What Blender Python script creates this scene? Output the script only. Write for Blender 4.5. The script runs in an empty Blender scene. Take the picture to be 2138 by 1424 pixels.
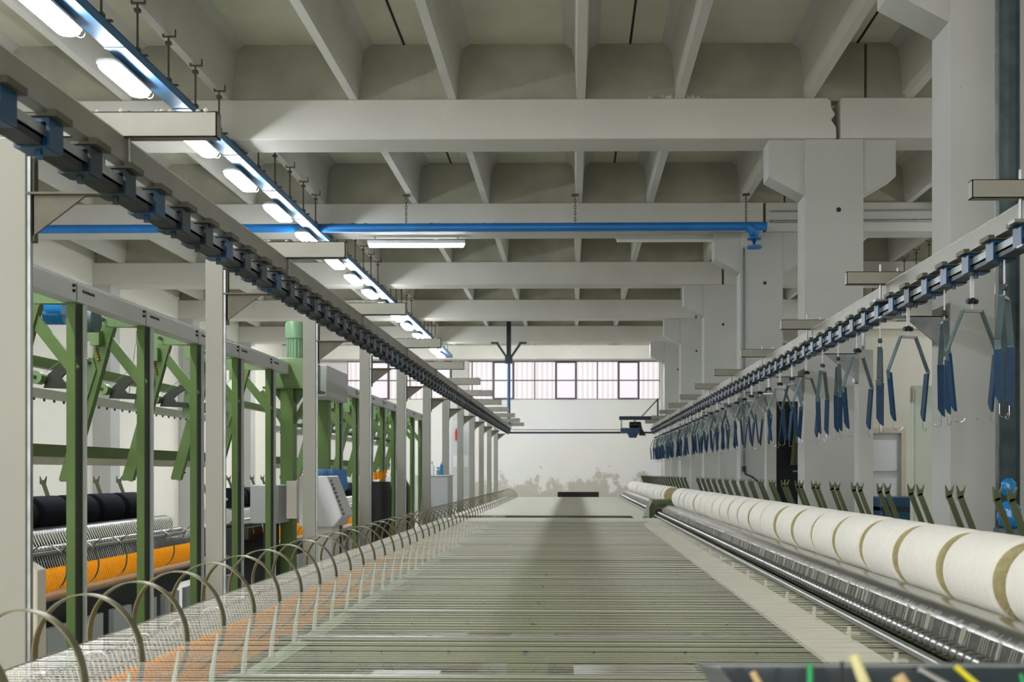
import bpy, math, random
from mathutils import Vector, Matrix
random.seed(7)
C = bpy.context.scene.collection
SC = bpy.context.scene
EYE = 1.65            # eye height above the floor; heights "z" below are measured from the eye
PI = math.pi
R = math.radians

# ------------------------------------------------------------------ camera, world, exposure
cam_d = bpy.data.cameras.new('camera'); cam = bpy.data.objects.new('camera', cam_d); C.objects.link(cam)
YAW = 0.6
F = 2080.0
cam.location = (0, 0, EYE); cam.rotation_euler = (R(90), 0, R(YAW))
cam_d.sensor_width = 36; cam_d.lens = F / 2138 * 36
cam_d.shift_x = (1069 - (1198 - F * math.tan(R(YAW)))) / 2138
cam_d.shift_y = (987 - 712) / 2138
cam_d.clip_start = 0.05; cam_d.clip_end = 200
cam_d.dof.use_dof = True; cam_d.dof.focus_distance = 7.0; cam_d.dof.aperture_fstop = 3.6
SC.camera = cam
SC.view_settings.view_transform = 'Standard'; SC.view_settings.look = 'None'
SC.view_settings.gamma = 1; SC.view_settings.exposure = 0.4
SC.view_settings.use_curve_mapping = False
w = bpy.data.worlds.new('world'); SC.world = w; w.use_nodes = True
w.node_tree.nodes['Background'].inputs[0].default_value = (1.0, 0.985, 0.94, 1)
w.node_tree.nodes['Background'].inputs[1].default_value = 2.3
LAMP = 92.0
SC.cycles.max_bounces = 8; SC.cycles.diffuse_bounces = 5; SC.cycles.glossy_bounces = 4
SC.cycles.sample_clamp_indirect = 6
SC.cycles.use_denoising = True

# ------------------------------------------------------------------ materials
def lin(c):
    c = c / 255.0
    return c / 12.92 if c <= 0.04045 else ((c + 0.055) / 1.055) ** 2.4
def col(r, g, b): return (lin(r), lin(g), lin(b), 1)
def mat(name, rgb, rough=0.6, metal=0.0, noise=0.0, scale=4.0, rgb2=None, bump=0.0, bscale=60.0, spec=0.5, coat=0.0, speck=0.0):
    m = bpy.data.materials.new(name); m.use_nodes = True
    nt = m.node_tree; b = nt.nodes['Principled BSDF']
    b.inputs['Roughness'].default_value = rough; b.inputs['Metallic'].default_value = metal
    b.inputs['Specular IOR Level'].default_value = spec
    b.inputs['Coat Weight'].default_value = coat
    c1 = col(*rgb)
    b.inputs['Base Color'].default_value = c1
    tc = nt.nodes.new('ShaderNodeTexCoord')
    geo = nt.nodes.new('ShaderNodeNewGeometry')
    n = nt.nodes.new('ShaderNodeTexNoise'); n.inputs['Scale'].default_value = scale; n.inputs['Detail'].default_value = 6
    nt.links.new(geo.outputs['Position'], n.inputs['Vector'])
    cr = nt.nodes.new('ShaderNodeValToRGB')
    c2 = col(*rgb2) if rgb2 else tuple(v * (1 - noise) for v in c1[:3]) + (1,)
    cr.color_ramp.elements[0].position = 0.35; cr.color_ramp.elements[1].position = 0.65
    cr.color_ramp.elements[0].color = c2; cr.color_ramp.elements[1].color = c1
    nt.links.new(n.outputs['Fac'], cr.inputs['Fac'])
    last = cr.outputs['Color']
    if speck > 0:
        v = nt.nodes.new('ShaderNodeTexVoronoi'); v.inputs['Scale'].default_value = 7
        nt.links.new(geo.outputs['Position'], v.inputs['Vector'])
        r2 = nt.nodes.new('ShaderNodeValToRGB'); r2.color_ramp.elements[0].position = 0.03; r2.color_ramp.elements[1].position = 0.06
        r2.color_ramp.elements[0].color = (1 - speck,) * 3 + (1,); r2.color_ramp.elements[1].color = (1, 1, 1, 1)
        nt.links.new(v.outputs['Distance'], r2.inputs['Fac'])
        mx = nt.nodes.new('ShaderNodeMixRGB'); mx.blend_type = 'MULTIPLY'; mx.inputs[0].default_value = 1
        nt.links.new(last, mx.inputs[1]); nt.links.new(r2.outputs['Color'], mx.inputs[2]); last = mx.outputs[0]
    nt.links.new(last, b.inputs['Base Color'])
    if bump > 0:
        n2 = nt.nodes.new('ShaderNodeTexNoise'); n2.inputs['Scale'].default_value = bscale; n2.inputs['Detail'].default_value = 4
        nt.links.new(geo.outputs['Position'], n2.inputs['Vector'])
        bp = nt.nodes.new('ShaderNodeBump'); bp.inputs['Strength'].default_value = bump; bp.inputs['Distance'].default_value = 0.01
        nt.links.new(n2.outputs['Fac'], bp.inputs['Height']); nt.links.new(bp.outputs['Normal'], b.inputs['Normal'])
    return m
def emit(name, rgb, s):
    m = bpy.data.materials.new(name); m.use_nodes = True
    b = m.node_tree.nodes['Principled BSDF']
    b.inputs['Base Color'].default_value = col(*rgb)
    b.inputs['Emission Color'].default_value = col(*rgb); b.inputs['Emission Strength'].default_value = s
    return m
M = dict(
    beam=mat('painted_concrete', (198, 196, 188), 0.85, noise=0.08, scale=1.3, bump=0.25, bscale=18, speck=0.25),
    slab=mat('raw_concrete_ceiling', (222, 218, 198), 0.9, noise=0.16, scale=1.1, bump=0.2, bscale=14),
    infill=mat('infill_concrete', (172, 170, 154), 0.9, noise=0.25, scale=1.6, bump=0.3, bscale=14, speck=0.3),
    column=mat('column_concrete', (180, 180, 175), 0.85, noise=0.08, scale=1.5, bump=0.2, bscale=20, speck=0.35),
    wall=mat('cream_wall_paint', (226, 223, 210), 0.85, noise=0.05, scale=0.8, bump=0.15, bscale=10),
    floor=mat('floor_paint', (200, 199, 192), 0.5, noise=0.25, scale=1.2),
    post=mat('post_paint', (146, 144, 132), 0.45, noise=0.05, scale=2),
    whitepaint=mat('white_machine_paint', (206, 207, 206), 0.4, noise=0.05, scale=3),
    cream=mat('cream_board_paint', (206, 200, 184), 0.45, noise=0.05, scale=3),
    green=mat('green_machine_paint', (88, 116, 54), 0.4, noise=0.08, scale=5),
    green2=mat('pale_green_paint', (106, 134, 84), 0.4, noise=0.08, scale=5),
    greend=mat('dark_green_and_recess_shade', (24, 34, 18), 0.45, noise=0.2, scale=5),  # dark green parts, and the painted shade inside the frame posts
    sage=mat('sage_beam_paint', (94, 108, 58), 0.45, noise=0.15, scale=4),
    olive=mat('olive_fork_paint', (66, 74, 42), 0.5, noise=0.2, scale=6),
    galv=mat('galvanised_steel', (158, 162, 162), 0.38, metal=0.75, noise=0.25, scale=12),
    galvd=mat('weathered_galvanised', (96, 112, 114), 0.5, metal=0.5, noise=0.3, scale=9),
    rail=mat('grey_rail_steel', (142, 140, 128), 0.42, metal=0.25, noise=0.12, scale=6),
    track=mat('track_strip_steel', (168, 174, 176), 0.4, metal=0.2, noise=0.2, scale=20),
    dark=mat('dark_greased_steel', (30, 36, 40), 0.42, metal=0.4, noise=0.3, scale=10),
    brown=mat('brown_clamp_steel', (92, 88, 74), 0.5, metal=0.4, noise=0.2, scale=10),
    blue=mat('blue_bracket_paint', (6, 62, 96), 0.35, noise=0.2, scale=8),
    blued=mat('dark_blue_paint', (8, 36, 48), 0.4, noise=0.3, scale=8),
    bluepipe=mat('blue_pipe_paint', (22, 112, 186), 0.4, noise=0.15, scale=4),
    bluetray=mat('pale_blue_tray_paint', (58, 104, 144), 0.45, metal=0.1, noise=0.2, scale=3),
    sleeve=mat('blue_sleeve', (2, 50, 84), 0.5, noise=0.3, scale=20, spec=0.3), strand=mat('grey_roving_strand', (168, 166, 154), 0.7),
    chrome=mat('polished_steel', (196, 196, 192), 0.22, metal=1.0, noise=0.05),
    steel=mat('brushed_steel', (160, 160, 156), 0.33, metal=0.85, noise=0.1, scale=30),
    hoop=mat('hoop_steel', (132, 128, 102), 0.4, metal=0.6, noise=0.2, scale=15),
    roving=mat('cream_roving', (234, 230, 220), 0.95, noise=0.05, scale=30, bump=0.35, bscale=140, spec=0.1),
    rovend=mat('roving_end_wool', (196, 186, 142), 0.95, noise=0.18, scale=25, bump=0.6, bscale=70, spec=0.1),
    blackrov=mat('black_roving', (22, 23, 29), 0.9, noise=0.2, scale=20, bump=0.4, bscale=120, spec=0.15),
    yarn=mat('white_yarn', (236, 233, 218), 0.26, spec=1.0), flute=mat('fluted_steel', (150, 150, 148), 0.27, metal=1.0), guard=mat('dark_comb_steel', (92, 92, 84), 0.5, metal=0.4, noise=0.4, scale=40), mint=mat('pale_mint_paint', (198, 206, 190), 0.5), brightwhite=mat('white_paint_lit_edge', (236, 236, 234), 0.5),
    orange=mat('orange_yarn', (255, 166, 30), 0.85, noise=0.12, scale=60, spec=0.2),
    black=mat('black_plastic', (16, 17, 19), 0.45, noise=0.2, scale=10),
    plastic=mat('grey_plastic', (186, 190, 190), 0.4, noise=0.03),
    bluebag=mat('blue_plastic', (24, 128, 196), 0.15, noise=0.2, scale=6, coat=0.5),
    bluecloth=mat('blue_cloth', (92, 138, 200), 0.9, noise=0.15, scale=10),
    paper=mat('white_paper', (228, 230, 232), 0.8),
    red=mat('red_paint', (206, 52, 60), 0.5),
    fluff=mat('lint_fluff', (218, 214, 204), 1.0, noise=0.1, scale=30, bump=0.6, bscale=120, spec=0.05),
    motor=mat('motor_green', (122, 158, 120), 0.4, noise=0.08, scale=6),
    olivecloth=mat('olive_cloth', (86, 82, 62), 0.95, noise=0.3, scale=12),
    tan=mat('tan_wood', (206, 176, 128), 0.6, noise=0.15, scale=20),
    palewood=mat('pale_wood', (214, 206, 150), 0.6, noise=0.12, scale=20),
    yellow=mat('yellow_plastic', (214, 200, 22), 0.4),
    greenstick=mat('bright_green_plastic', (20, 150, 80), 0.4),
    traymat=mat('dark_teal_tray', (30, 46, 52), 0.35, noise=0.3, scale=14, coat=0.2),
    brass=mat('brass', (190, 160, 90), 0.35, metal=0.8),
    frame=mat('dark_window_frame', (66, 50, 50), 0.5, noise=0.1),
    lampon=emit('lit_lamp_diffuser', (244, 250, 255), LAMP),
    tubeoff=mat('unlit_tube', (206, 206, 190), 0.3),
)
# plaster of the far wall: painted above, worn and dirty in ragged patches near the base
def backwall_mat():
    m = bpy.data.materials.new('worn_plaster'); m.use_nodes = True
    nt = m.node_tree; b = nt.nodes['Principled BSDF']; b.inputs['Roughness'].default_value = 0.9
    geo = nt.nodes.new('ShaderNodeNewGeometry'); sep = nt.nodes.new('ShaderNodeSeparateXYZ')
    nt.links.new(geo.outputs['Position'], sep.inputs[0])
    n = nt.nodes.new('ShaderNodeTexNoise'); n.inputs['Scale'].default_value = 2.2; n.inputs['Detail'].default_value = 8; n.inputs['Roughness'].default_value = 0.62
    nt.links.new(geo.outputs['Position'], n.inputs['Vector'])
    ad = nt.nodes.new('ShaderNodeMath'); ad.operation = 'MULTIPLY_ADD'; ad.inputs[1].default_value = 2.6
    nt.links.new(n.outputs['Fac'], ad.inputs[0]); nt.links.new(sep.outputs['Z'], ad.inputs[2])
    cr = nt.nodes.new('ShaderNodeValToRGB'); cr.color_ramp.elements[0].position = 0.0
    mr = nt.nodes.new('ShaderNodeMapRange'); mr.inputs['From Min'].default_value = 2.55; mr.inputs['From Max'].default_value = 2.75
    nt.links.new(ad.outputs[0], mr.inputs['Value']); nt.links.new(mr.outputs[0], cr.inputs['Fac'])
    cr.color_ramp.elements[0].color = col(176, 172, 160); cr.color_ramp.elements[1].color = col(212, 211, 206)
    n2 = nt.nodes.new('ShaderNodeTexNoise'); n2.inputs['Scale'].default_value = 0.5
    nt.links.new(geo.outputs['Position'], n2.inputs['Vector'])
    mx = nt.nodes.new('ShaderNodeMixRGB'); mx.blend_type = 'MULTIPLY'; mx.inputs[0].default_value = 0.15
    nt.links.new(cr.outputs['Color'], mx.inputs[1]); nt.links.new(n2.outputs['Color'], mx.inputs[2])
    nt.links.new(mx.outputs[0], b.inputs['Base Color'])
    return m
M['yarn'].node_tree.nodes['Principled BSDF'].inputs['IOR'].default_value = 1.9
M['backwall'] = backwall_mat()
# frosted or ribbed panes with the daylight outside
def pane_mat(name, rgb, ribbed):
    m = bpy.data.materials.new(name); m.use_nodes = True
    nt = m.node_tree; b = nt.nodes['Principled BSDF']; b.inputs['Roughness'].default_value = 0.4
    geo = nt.nodes.new('ShaderNodeNewGeometry'); sep = nt.nodes.new('ShaderNodeSeparateXYZ')
    nt.links.new(geo.outputs['Position'], sep.inputs[0])
    cr = nt.nodes.new('ShaderNodeValToRGB')
    a, c = col(*rgb), col(*[min(255, int(v * (0.9 if ribbed else 1))) for v in rgb])
    cr.color_ramp.elements[0].color = c; cr.color_ramp.elements[1].color = a
    cr.color_ramp.elements[0].position = 0.2; cr.color_ramp.elements[1].position = 0.6
    mt = nt.nodes.new('ShaderNodeMath'); mt.operation = 'MULTIPLY'; mt.inputs[1].default_value = 38
    nt.links.new(sep.outputs['X'], mt.inputs[0])
    sn = nt.nodes.new('ShaderNodeMath'); sn.operation = 'SINE'; nt.links.new(mt.outputs[0], sn.inputs[0])
    mr = nt.nodes.new('ShaderNodeMapRange'); mr.inputs['From Min'].default_value = -1
    nt.links.new(sn.outputs[0], mr.inputs['Value']); nt.links.new(mr.outputs[0], cr.inputs['Fac'])
    nt.links.new(cr.outputs['Color'], b.inputs['Emission Color']); b.inputs['Emission Strength'].default_value = 0.73
    b.inputs['Base Color'].default_value = (.05, .05, .05, 1)
    return m
M['pane_ribbed'] = pane_mat('ribbed_daylit_glass', (250, 240, 242), True)
M['pane_plain'] = pane_mat('frosted_daylit_glass', (244, 236, 244), False)

# ------------------------------------------------------------------ mesh helpers
class MB:
    def __init__(s): s.v = []; s.f = []; s.sm = []
    def add(s, vs, fs, smooth=False):
        o = len(s.v); s.v += [tuple(v) for v in vs]
        for f in fs: s.f.append(tuple(o + i for i in f)); s.sm.append(smooth)
        return s
    def box(s, x0, x1, y0, y1, z0, z1):
        vs = [(x, y, z) for z in (z0, z1) for y in (y0, y1) for x in (x0, x1)]
        return s.add(vs, [(0, 2, 3, 1), (4, 5, 7, 6), (0, 1, 5, 4), (2, 6, 7, 3), (0, 4, 6, 2), (1, 3, 7, 5)])
    def prism_y(s, poly, y0, y1, smooth=False):        # poly of (x,z), extruded along y
        n = len(poly)
        vs = [(x, y0, z) for x, z in poly] + [(x, y1, z) for x, z in poly]
        fs = [(i, (i + 1) % n, n + (i + 1) % n, n + i) for i in range(n)]
        s.add(vs, fs, smooth)
        return s.add(vs, [tuple(range(n))[::-1], tuple(range(n, 2 * n))])
    def prism_x(s, poly, x0, x1):                       # poly of (y,z)
        n = len(poly)
        vs = [(x0, y, z) for y, z in poly] + [(x1, y, z) for y, z in poly]
        return s.add(vs, [(i, (i + 1) % n, n + (i + 1) % n, n + i) for i in range(n)] + [tuple(range(n))[::-1], tuple(range(n, 2 * n))])
    def beam(s, p, q, w, t, up=(0, 1, 0)):              # flat bar from p to q: w across, t along 'up'
        p, q = Vector(p), Vector(q); d = (q - p).normalized(); u = Vector(up).normalized(); a = d.cross(u).normalized(); u = a.cross(d)
        vs = []
        for c in (p, q):
            for i, j in ((-1, -1), (1, -1), (1, 1), (-1, 1)): vs.append(c + a * (i * w / 2) + u * (j * t / 2))
        return s.add(vs, [(0, 3, 2, 1), (4, 5, 6, 7), (0, 1, 5, 4), (1, 2, 6, 5), (2, 3, 7, 6), (3, 0, 4, 7)])
    def tube(s, pts, r, n=8, closed=False, caps=True):
        pts = [Vector(p) for p in pts]; m = len(pts); rs = r if isinstance(r, (list, tuple)) else [r] * m
        vs = []; ref = None
        for i, p in enumerate(pts):
            if closed: d = (pts[(i + 1) % m] - pts[i - 1]).normalized()
            else: d = (pts[min(i + 1, m - 1)] - pts[max(i - 1, 0)]).normalized()
            if ref is None: ref = Vector((0, 0, 1)) if abs(d.z) < 0.9 else Vector((1, 0, 0))
            a = d.cross(ref).normalized(); b = d.cross(a).normalized(); ref = -b if False else ref
            for k in range(n):
                t = 2 * PI * k / n; vs.append(p + (a * math.cos(t) + b * math.sin(t)) * rs[i])
        fs = []
        for i in range(m if closed else m - 1):
            for k in range(n):
                j = (i + 1) % m
                fs.append((i * n + k, i * n + (k + 1) % n, j * n + (k + 1) % n, j * n + k))
        s.add(vs, fs, True)
        if caps and not closed: s.add(vs[:n], [tuple(range(n))]); s.add(vs[-n:], [tuple(range(n))[::-1]])
        return s
    def lathe(s, prof, axis='y', o=(0, 0, 0), n=20, smooth=True):   # prof of (along, radius)
        vs = []
        for a, r in prof:
            for k in range(n):
                t = 2 * PI * k / n; c, q = r * math.cos(t), r * math.sin(t)
                v = (c, a, q) if axis == 'y' else ((c, q, a) if axis == 'z' else (a, c, q))
                vs.append((v[0] + o[0], v[1] + o[1], v[2] + o[2]))
        fs = [(i * n + k, i * n + (k + 1) % n, (i + 1) * n + (k + 1) % n, (i + 1) * n + k) for i in range(len(prof) - 1) for k in range(n)]
        s.add(vs, fs, smooth)
        if prof[0][1] > 0: s.add(vs[:n], [tuple(range(n))])
        if prof[-1][1] > 0: s.add(vs[-n:], [tuple(range(n))])
        return s
    def hoop(s, c, r, w, t, a0=0, a1=2 * PI, n=28):     # flat ribbon arc in the xz plane, w wide along y, t thick
        vs = []
        for i in range(n + 1):
            a = a0 + (a1 - a0) * i / n
            for rr in (r - t / 2, r + t / 2):
                for yy in (-w / 2, w / 2): vs.append((c[0] + rr * math.cos(a), c[1] + yy, c[2] + rr * math.sin(a)))
        fs = []
        for i in range(n):
            b, d = i * 4, i * 4 + 4
            fs += [(b, b + 1, d + 1, d), (b + 2, d + 2, d + 3, b + 3), (b, d, d + 2, b + 2), (b + 1, b + 3, d + 3, d + 1)]
        s.add(vs, fs)
        return s.add(vs, [(0, 2, 3, 1), (n * 4, n * 4 + 1, n * 4 + 3, n * 4 + 2)])
    def build(s, name, m, parent=None, loc=(0, 0, 0), bevel=0.0):
        me = bpy.data.meshes.new(name); me.from_pydata(s.v, [], s.f)
        me.materials.append(M[m]); me.polygons.foreach_set('use_smooth', s.sm)
        import bmesh
        bm = bmesh.new(); bm.from_mesh(me); bmesh.ops.remove_doubles(bm, verts=bm.verts, dist=1e-6)
        bmesh.ops.recalc_face_normals(bm, faces=bm.faces)
        bm.to_mesh(me); bm.free()
        try: me.set_sharp_from_angle(angle=R(40))
        except Exception: pass
        o = bpy.data.objects.new(name, me); C.objects.link(o)
        if parent: o.parent = parent; o.location = loc
        else: o.location = (loc[0], loc[1], loc[2] + EYE)
        if bevel:
            b = o.modifiers.new('bevel', 'BEVEL'); b.width = bevel; b.segments = 2; b.limit_method = 'ANGLE'
        return o
def tag(o, label=None, cat=None, group=None, kind=None):
    if label: o['label'] = label
    if cat: o['category'] = cat
    if group: o['group'] = group
    if kind: o['kind'] = kind
    return o
def thing(name, label, cat, loc=(0, 0, 0), group=None, rz=0):
    o = bpy.data.objects.new(name, None); C.objects.link(o); o.location = (loc[0], loc[1], loc[2] + EYE); o.rotation_euler.z = rz
    o.empty_display_size = 0.1
    return tag(o, label, cat, group)
def kids(o): return [c for c in bpy.data.objects if c.parent == o]
def dup(o, parent=None, tree=None):
    c = o.copy(); C.objects.link(c)
    if parent: c.parent = parent
    for ch in (tree if tree is not None else o.children): dup(ch, c)
    return c
def dup_thing(o, loc, label, rz=None, group=None):
    c = dup(o); c.location = (loc[0], loc[1], loc[2] + EYE); c['label'] = label
    if rz is not None: c.rotation_euler.z = rz
    if group: c['group'] = group
    return c
def struct(o, label=None, cat=None):
    return tag(o, label, cat, None, 'structure')
ONES = ['', 'first', 'second', 'third', 'fourth', 'fifth', 'sixth', 'seventh', 'eighth', 'ninth', 'tenth', 'eleventh', 'twelfth', 'thirteenth', 'fourteenth', 'fifteenth', 'sixteenth', 'seventeenth', 'eighteenth', 'nineteenth']
TENS = {2: ('twentieth', 'twenty'), 3: ('thirtieth', 'thirty'), 4: ('fortieth', 'forty'), 5: ('fiftieth', 'fifty'), 6: ('sixtieth', 'sixty')}
def ordw(n):
    if n < 20: return ONES[n]
    t, u = divmod(n, 10)
    return TENS[t][0] if u == 0 else TENS[t][1] + '-' + ONES[u]

# ------------------------------------------------------------------ building
S = 4.2                      # bay
BY = [10.86 + S * k for k in range(-3, 6)]       # front faces of the beams
YB, YE = -5.0, 32.6
XL, XR = -9.35, 9.4
ZF, ZC = -1.65, 4.72
struct(MB().box(XL, XR, YB, YE, ZF - 0.2, ZF).build('floor', 'floor'), 'worn grey painted factory floor under the machines')
struct(MB().box(XL - 0.25, XL, YB, YE, ZF, 5.1).build('wall_left', 'wall'), 'long cream wall behind the left spinning machine')
struct(MB().box(XR, XR + 0.25, YB, YE, ZF, 5.1).build('wall_right', 'wall'), 'cream outer wall of the right aisle')
struct(MB().box(XL - 0.3, XR + 0.3, YB, YE, ZC, ZC + 0.2).build('ceiling', 'slab'), 'grey concrete slab ceiling between the ribs')
struct(MB().box(2.95, XR, YB - .2, YB, ZF, ZC).build('rear_light_blocker', 'wall'), 'added unseen rear wall dimming the right aisle behind the camera')  # unseen wall added to keep fill light off the right aisle
# back wall with the ribbon window opening
WX0, WX1, WZ0, WZ1 = -7.42, 2.815, 2.40, 3.64
bw = MB(); bw.box(XL, WX0, YE, YE + .3, ZF, ZC); bw.box(WX1, XR, YE, YE + .3, ZF, ZC); bw.box(WX0, WX1, YE, YE + .3, ZF, WZ0); bw.box(WX0, WX1, YE, YE + .3, WZ1, ZC)
struct(bw.build('wall_back', 'backwall'), 'far end wall, plaster worn ragged near its base')
nw = 15; pw = (WX1 - WX0) / nw
for i in range(nw):
    x0 = WX1 - (i + 1) * pw; x1 = x0 + pw
    if -3.98 < (x0 + x1) / 2 < -3.4: pass
    op = (i % 3 == 1); fw = 0.05 if op else 0.018
    zm = (WZ0 + WZ1) / 2
    f = MB(); ya, yb = YE - 0.04 if op else YE - 0.01, YE + 0.06
    f.box(x0, x0 + fw, ya, yb, WZ0, WZ1); f.box(x1 - fw, x1, ya, yb, WZ0, WZ1)
    f.box(x0 + fw, x1 - fw, ya, yb, WZ0, WZ0 + fw); f.box(x0 + fw, x1 - fw, ya, yb, WZ1 - fw, WZ1); f.box(x0 + fw, x1 - fw, ya, yb, zm - .018, zm + .018)
    fo = struct(f.build('window_%d' % (i + 1), 'frame'), '%s pane of the far ribbon window counted from its right end, %s' % (ordw(i + 1), 'dark framed' if op else 'ribbed glass'))
    MB().box(x0 + fw, x1 - fw, YE + .02, YE + .035, WZ0 + fw, WZ1 - fw).build('glass', 'pane_plain' if op else 'pane_ribbed', fo, (0, 0, 0))
struct(MB().box(2.86, 3.45, YE - .3, YE, ZF, 3.64).build('wall_pier_back', 'column'), 'pale pier in the far right corner beside the last window pane')
struct(MB().box(-3.95, -3.42, YE - .25, YE, ZF, 3.64).build('wall_pier_back', 'column'), 'pale pier against the far wall between window panes')
# beams, infill panels and ribs
ribx = []
for k in range(-4, 4):
    j = 0.62 + 2.49 * k
    for e in (-.54, .54):
        if XL < j + e < XR: ribx.append(j + e)
ribx = sorted(ribx)
for k, y in enumerate(BY):
    far = y > 30
    b = MB(); y1 = y + .44
    # left bay: end chipped beside the joint
    chip = [(2.86, 3.64), (2.855, 3.76), (2.80, 3.84), (2.845, 3.9), (2.80, 3.97), (2.80, 4.04), (2.76, 4.08)] if k == 3 else [(2.86, 3.64), (2.86, 4.08)]
    b.prism_y([(XL, 3.64)] + chip + [(XL, 4.08)], y, y1)
    struct(b.build('ceiling_beam', 'beam', bevel=0.012), 'white concrete beam over the left bay, %s from the camera' % ordw(max(1, k - 1)) if k > 1 else 'white concrete beam overhead behind the camera')
    struct(MB().box(2.90, XR, y, y1, 3.64, 4.08).build('ceiling_beam', 'beam', bevel=0.012), 'white concrete beam over the right aisle, %s from the camera' % ordw(max(1, k - 1)) if k > 1 else 'white concrete aisle beam behind the camera')
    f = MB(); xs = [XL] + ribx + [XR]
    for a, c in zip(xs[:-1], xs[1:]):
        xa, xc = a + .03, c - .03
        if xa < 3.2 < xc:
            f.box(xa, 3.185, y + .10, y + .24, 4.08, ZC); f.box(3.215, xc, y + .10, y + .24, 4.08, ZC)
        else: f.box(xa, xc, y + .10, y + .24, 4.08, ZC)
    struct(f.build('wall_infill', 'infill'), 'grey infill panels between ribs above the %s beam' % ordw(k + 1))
for i, x in enumerate(ribx):
    prof = [(-.045, 4.08), (.045, 4.08), (.075, 4.56), (.10, 4.66), (.18, 4.715), (.22, 4.725), (-.22, 4.725), (-.18, 4.715), (-.10, 4.66), (-.075, 4.56)]
    struct(MB().prism_y([(x + a, b) for a, b in prof], YB, YE).build('ceiling_rib', 'beam'), 'long white ceiling rib, %s from the left wall' % ordw(i + 1))
jt = MB()
for k in range(-3, 4):
    j = 0.62 + 2.49 * k; jt.box(j - .012, j + .012, YB, YE, 4.712, 4.722)
struct(jt.build('ceiling_joint', 'black'), 'dark joint lines between the ceiling slabs')
# columns with corbels
def column(y, x0=2.52, x1=3.16, lab=''):
    poly = [(x0, ZF), (x1, ZF), (x1, 3.03), (x1 + .36, 3.24), (x1 + .36, 3.64), (x0 - .39, 3.64), (x0 - .39, 3.24), (x0, 3.03)]
    m = MB(); m.box(x0, x1, y, y + .34, ZF, 3.64)
    m.prism_y([(x0 + .01, 3.03), (x0 + .01, 3.64), (x0 - .39, 3.64), (x0 - .39, 3.24), (x0, 3.03)], y + .022, y + .32)
    m.prism_y([(x1 - .01, 3.03), (x1, 3.03), (x1 + .36, 3.24), (x1 + .36, 3.64), (x1 - .01, 3.64)], y + .022, y + .32)
    c = struct(m.build('concrete_column', 'column', bevel=0.012), lab)
    # corbel cheeks set back from the column face, as cast
    h = MB(); h.lathe([(y - .004, .026), (y + .02, .026)], 'y', ((x0 + x1) / 2 + .05, 0, 2.87), 16)
    h.build('bolt_hole', 'black', c, (0, 0, 0))
    return c
for k, y in enumerate(BY):
    if y < -1 or y > 30: continue
    column(y + .04, lab='tall pale concrete column with corbels, %s along the right side of the hall' % ordw(k - 0))
for k, y in enumerate(BY):
    if y < 1: continue
    struct(MB().box(XL, XL + .35, y, y + .4, ZF, 3.64).build('wall_pilaster', 'column'), 'pale pilaster on the left wall, %s from the camera' % ordw(k))
# aisle partition with a door, and a pale cabinet in front of it
pt = MB(); pt.box(3.2, 3.42, 11.6, 11.75, ZF, 1.74); pt.box(3.80, XR, 11.6, 11.75, ZF, 1.74); pt.box(3.42, 3.80, 11.6, 11.75, .47, 1.74)
pt.box(3.2, XR, 11.52, 11.6, 1.66, 1.74)
struct(pt.build('wall_partition', 'wall'), 'low cream partition wall closing the right aisle')
dr = struct(MB().box(3.43, 3.79, 11.62, 11.67, ZF, .46).build('door_1', 'whitepaint'), 'white panelled door in the aisle partition')
pn = MB(); pn.box(3.47, 3.75, 11.60, 11.62, .02, .38); pn.box(3.47, 3.75, 11.60, 11.62, -1.4, -.06); pn.build('door_panel', 'paper', dr, (0, 0, 0))
lf = MB(); lf.box(3.38, 3.43, 11.56, 11.62, ZF, .52); lf.box(3.79, 3.84, 11.56, 11.62, ZF, .52); lf.box(3.43, 3.79, 11.56, 11.62, .46, .52)
struct(lf.build('trim_1', 'cream'), 'cream frame around the aisle door')
# conduits along the second beam
for z, rr, nm in ((3.93, .012, 'thin grey conduit'), (3.78, .02, 'thick grey conduit')):
    o = MB().tube([(2.95, 15.02, z), (XR - .1, 15.02, z + .03)], rr, 8).build('conduit', 'galv')
    tag(o, '%s running across the second beam of the right aisle' % nm, 'conduit')

# ------------------------------------------------------------------ overhead conveyor loop
ZB, ZT = 1.064, 1.155      # underside and top of the lower track
XA, XB = -1.755, 2.13      # centre lines of the two runs
YEND = 27.0
cv = thing('overhead_conveyor', 'long blue and grey overhead conveyor track looping round above the machine', 'overhead conveyor', (0, 0, 0))
for x, sgn in ((XA, 1), (XB, -1)):
    y0 = 1.3 if sgn > 0 else 2.0
    r = MB(); a, b = (x, x + .055)
    if sgn < 0: a, b = x - .03, x + .03
    if sgn < 0: r.prism_y([(a, 1.175), (b, 1.175), (b, 1.185), (a + .01, 1.185), (a + .01, 1.258), (b, 1.258), (b, 1.268), (a, 1.268)], y0, YEND)
    else: r.prism_y([(a, 1.175), (b, 1.175), (b, 1.268), (a, 1.268), (a, 1.258), (b - .01, 1.258), (b - .01, 1.185), (a, 1.185)], y0, YEND)
    lt_ = MB(); pts = []; yy = y0
    while yy < YEND: pts.append(((b - .004 if sgn > 0 else a + .004) + random.uniform(-.002, .002), yy, 1.269 + random.random() * .004)); yy += .09
    lt_.tube(pts, .004, 5); lt_.build('lint_edge', 'fluff', cv)
    r.build('upper_rail', 'rail', cv)
    MB().box(x - .03, x + .03, y0, YEND, 1.094, 1.132).build('track_strip', 'track', cv)
    d = MB(); d.box(x - .04, x + .04, y0, YEND, ZB - .006, 1.090); d.box(x - .04, x - .03, y0, YEND, 1.080, 1.092); d.box(x + .03, x + .04, y0, YEND, 1.080, 1.092)
    d.build('lower_track', 'dark', cv)
    MB().box(x - .034 * sgn - .004, x - .034 * sgn + .004, y0, YEND, 1.100, 1.112).build('chain_guide', 'chrome', cv)
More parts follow.
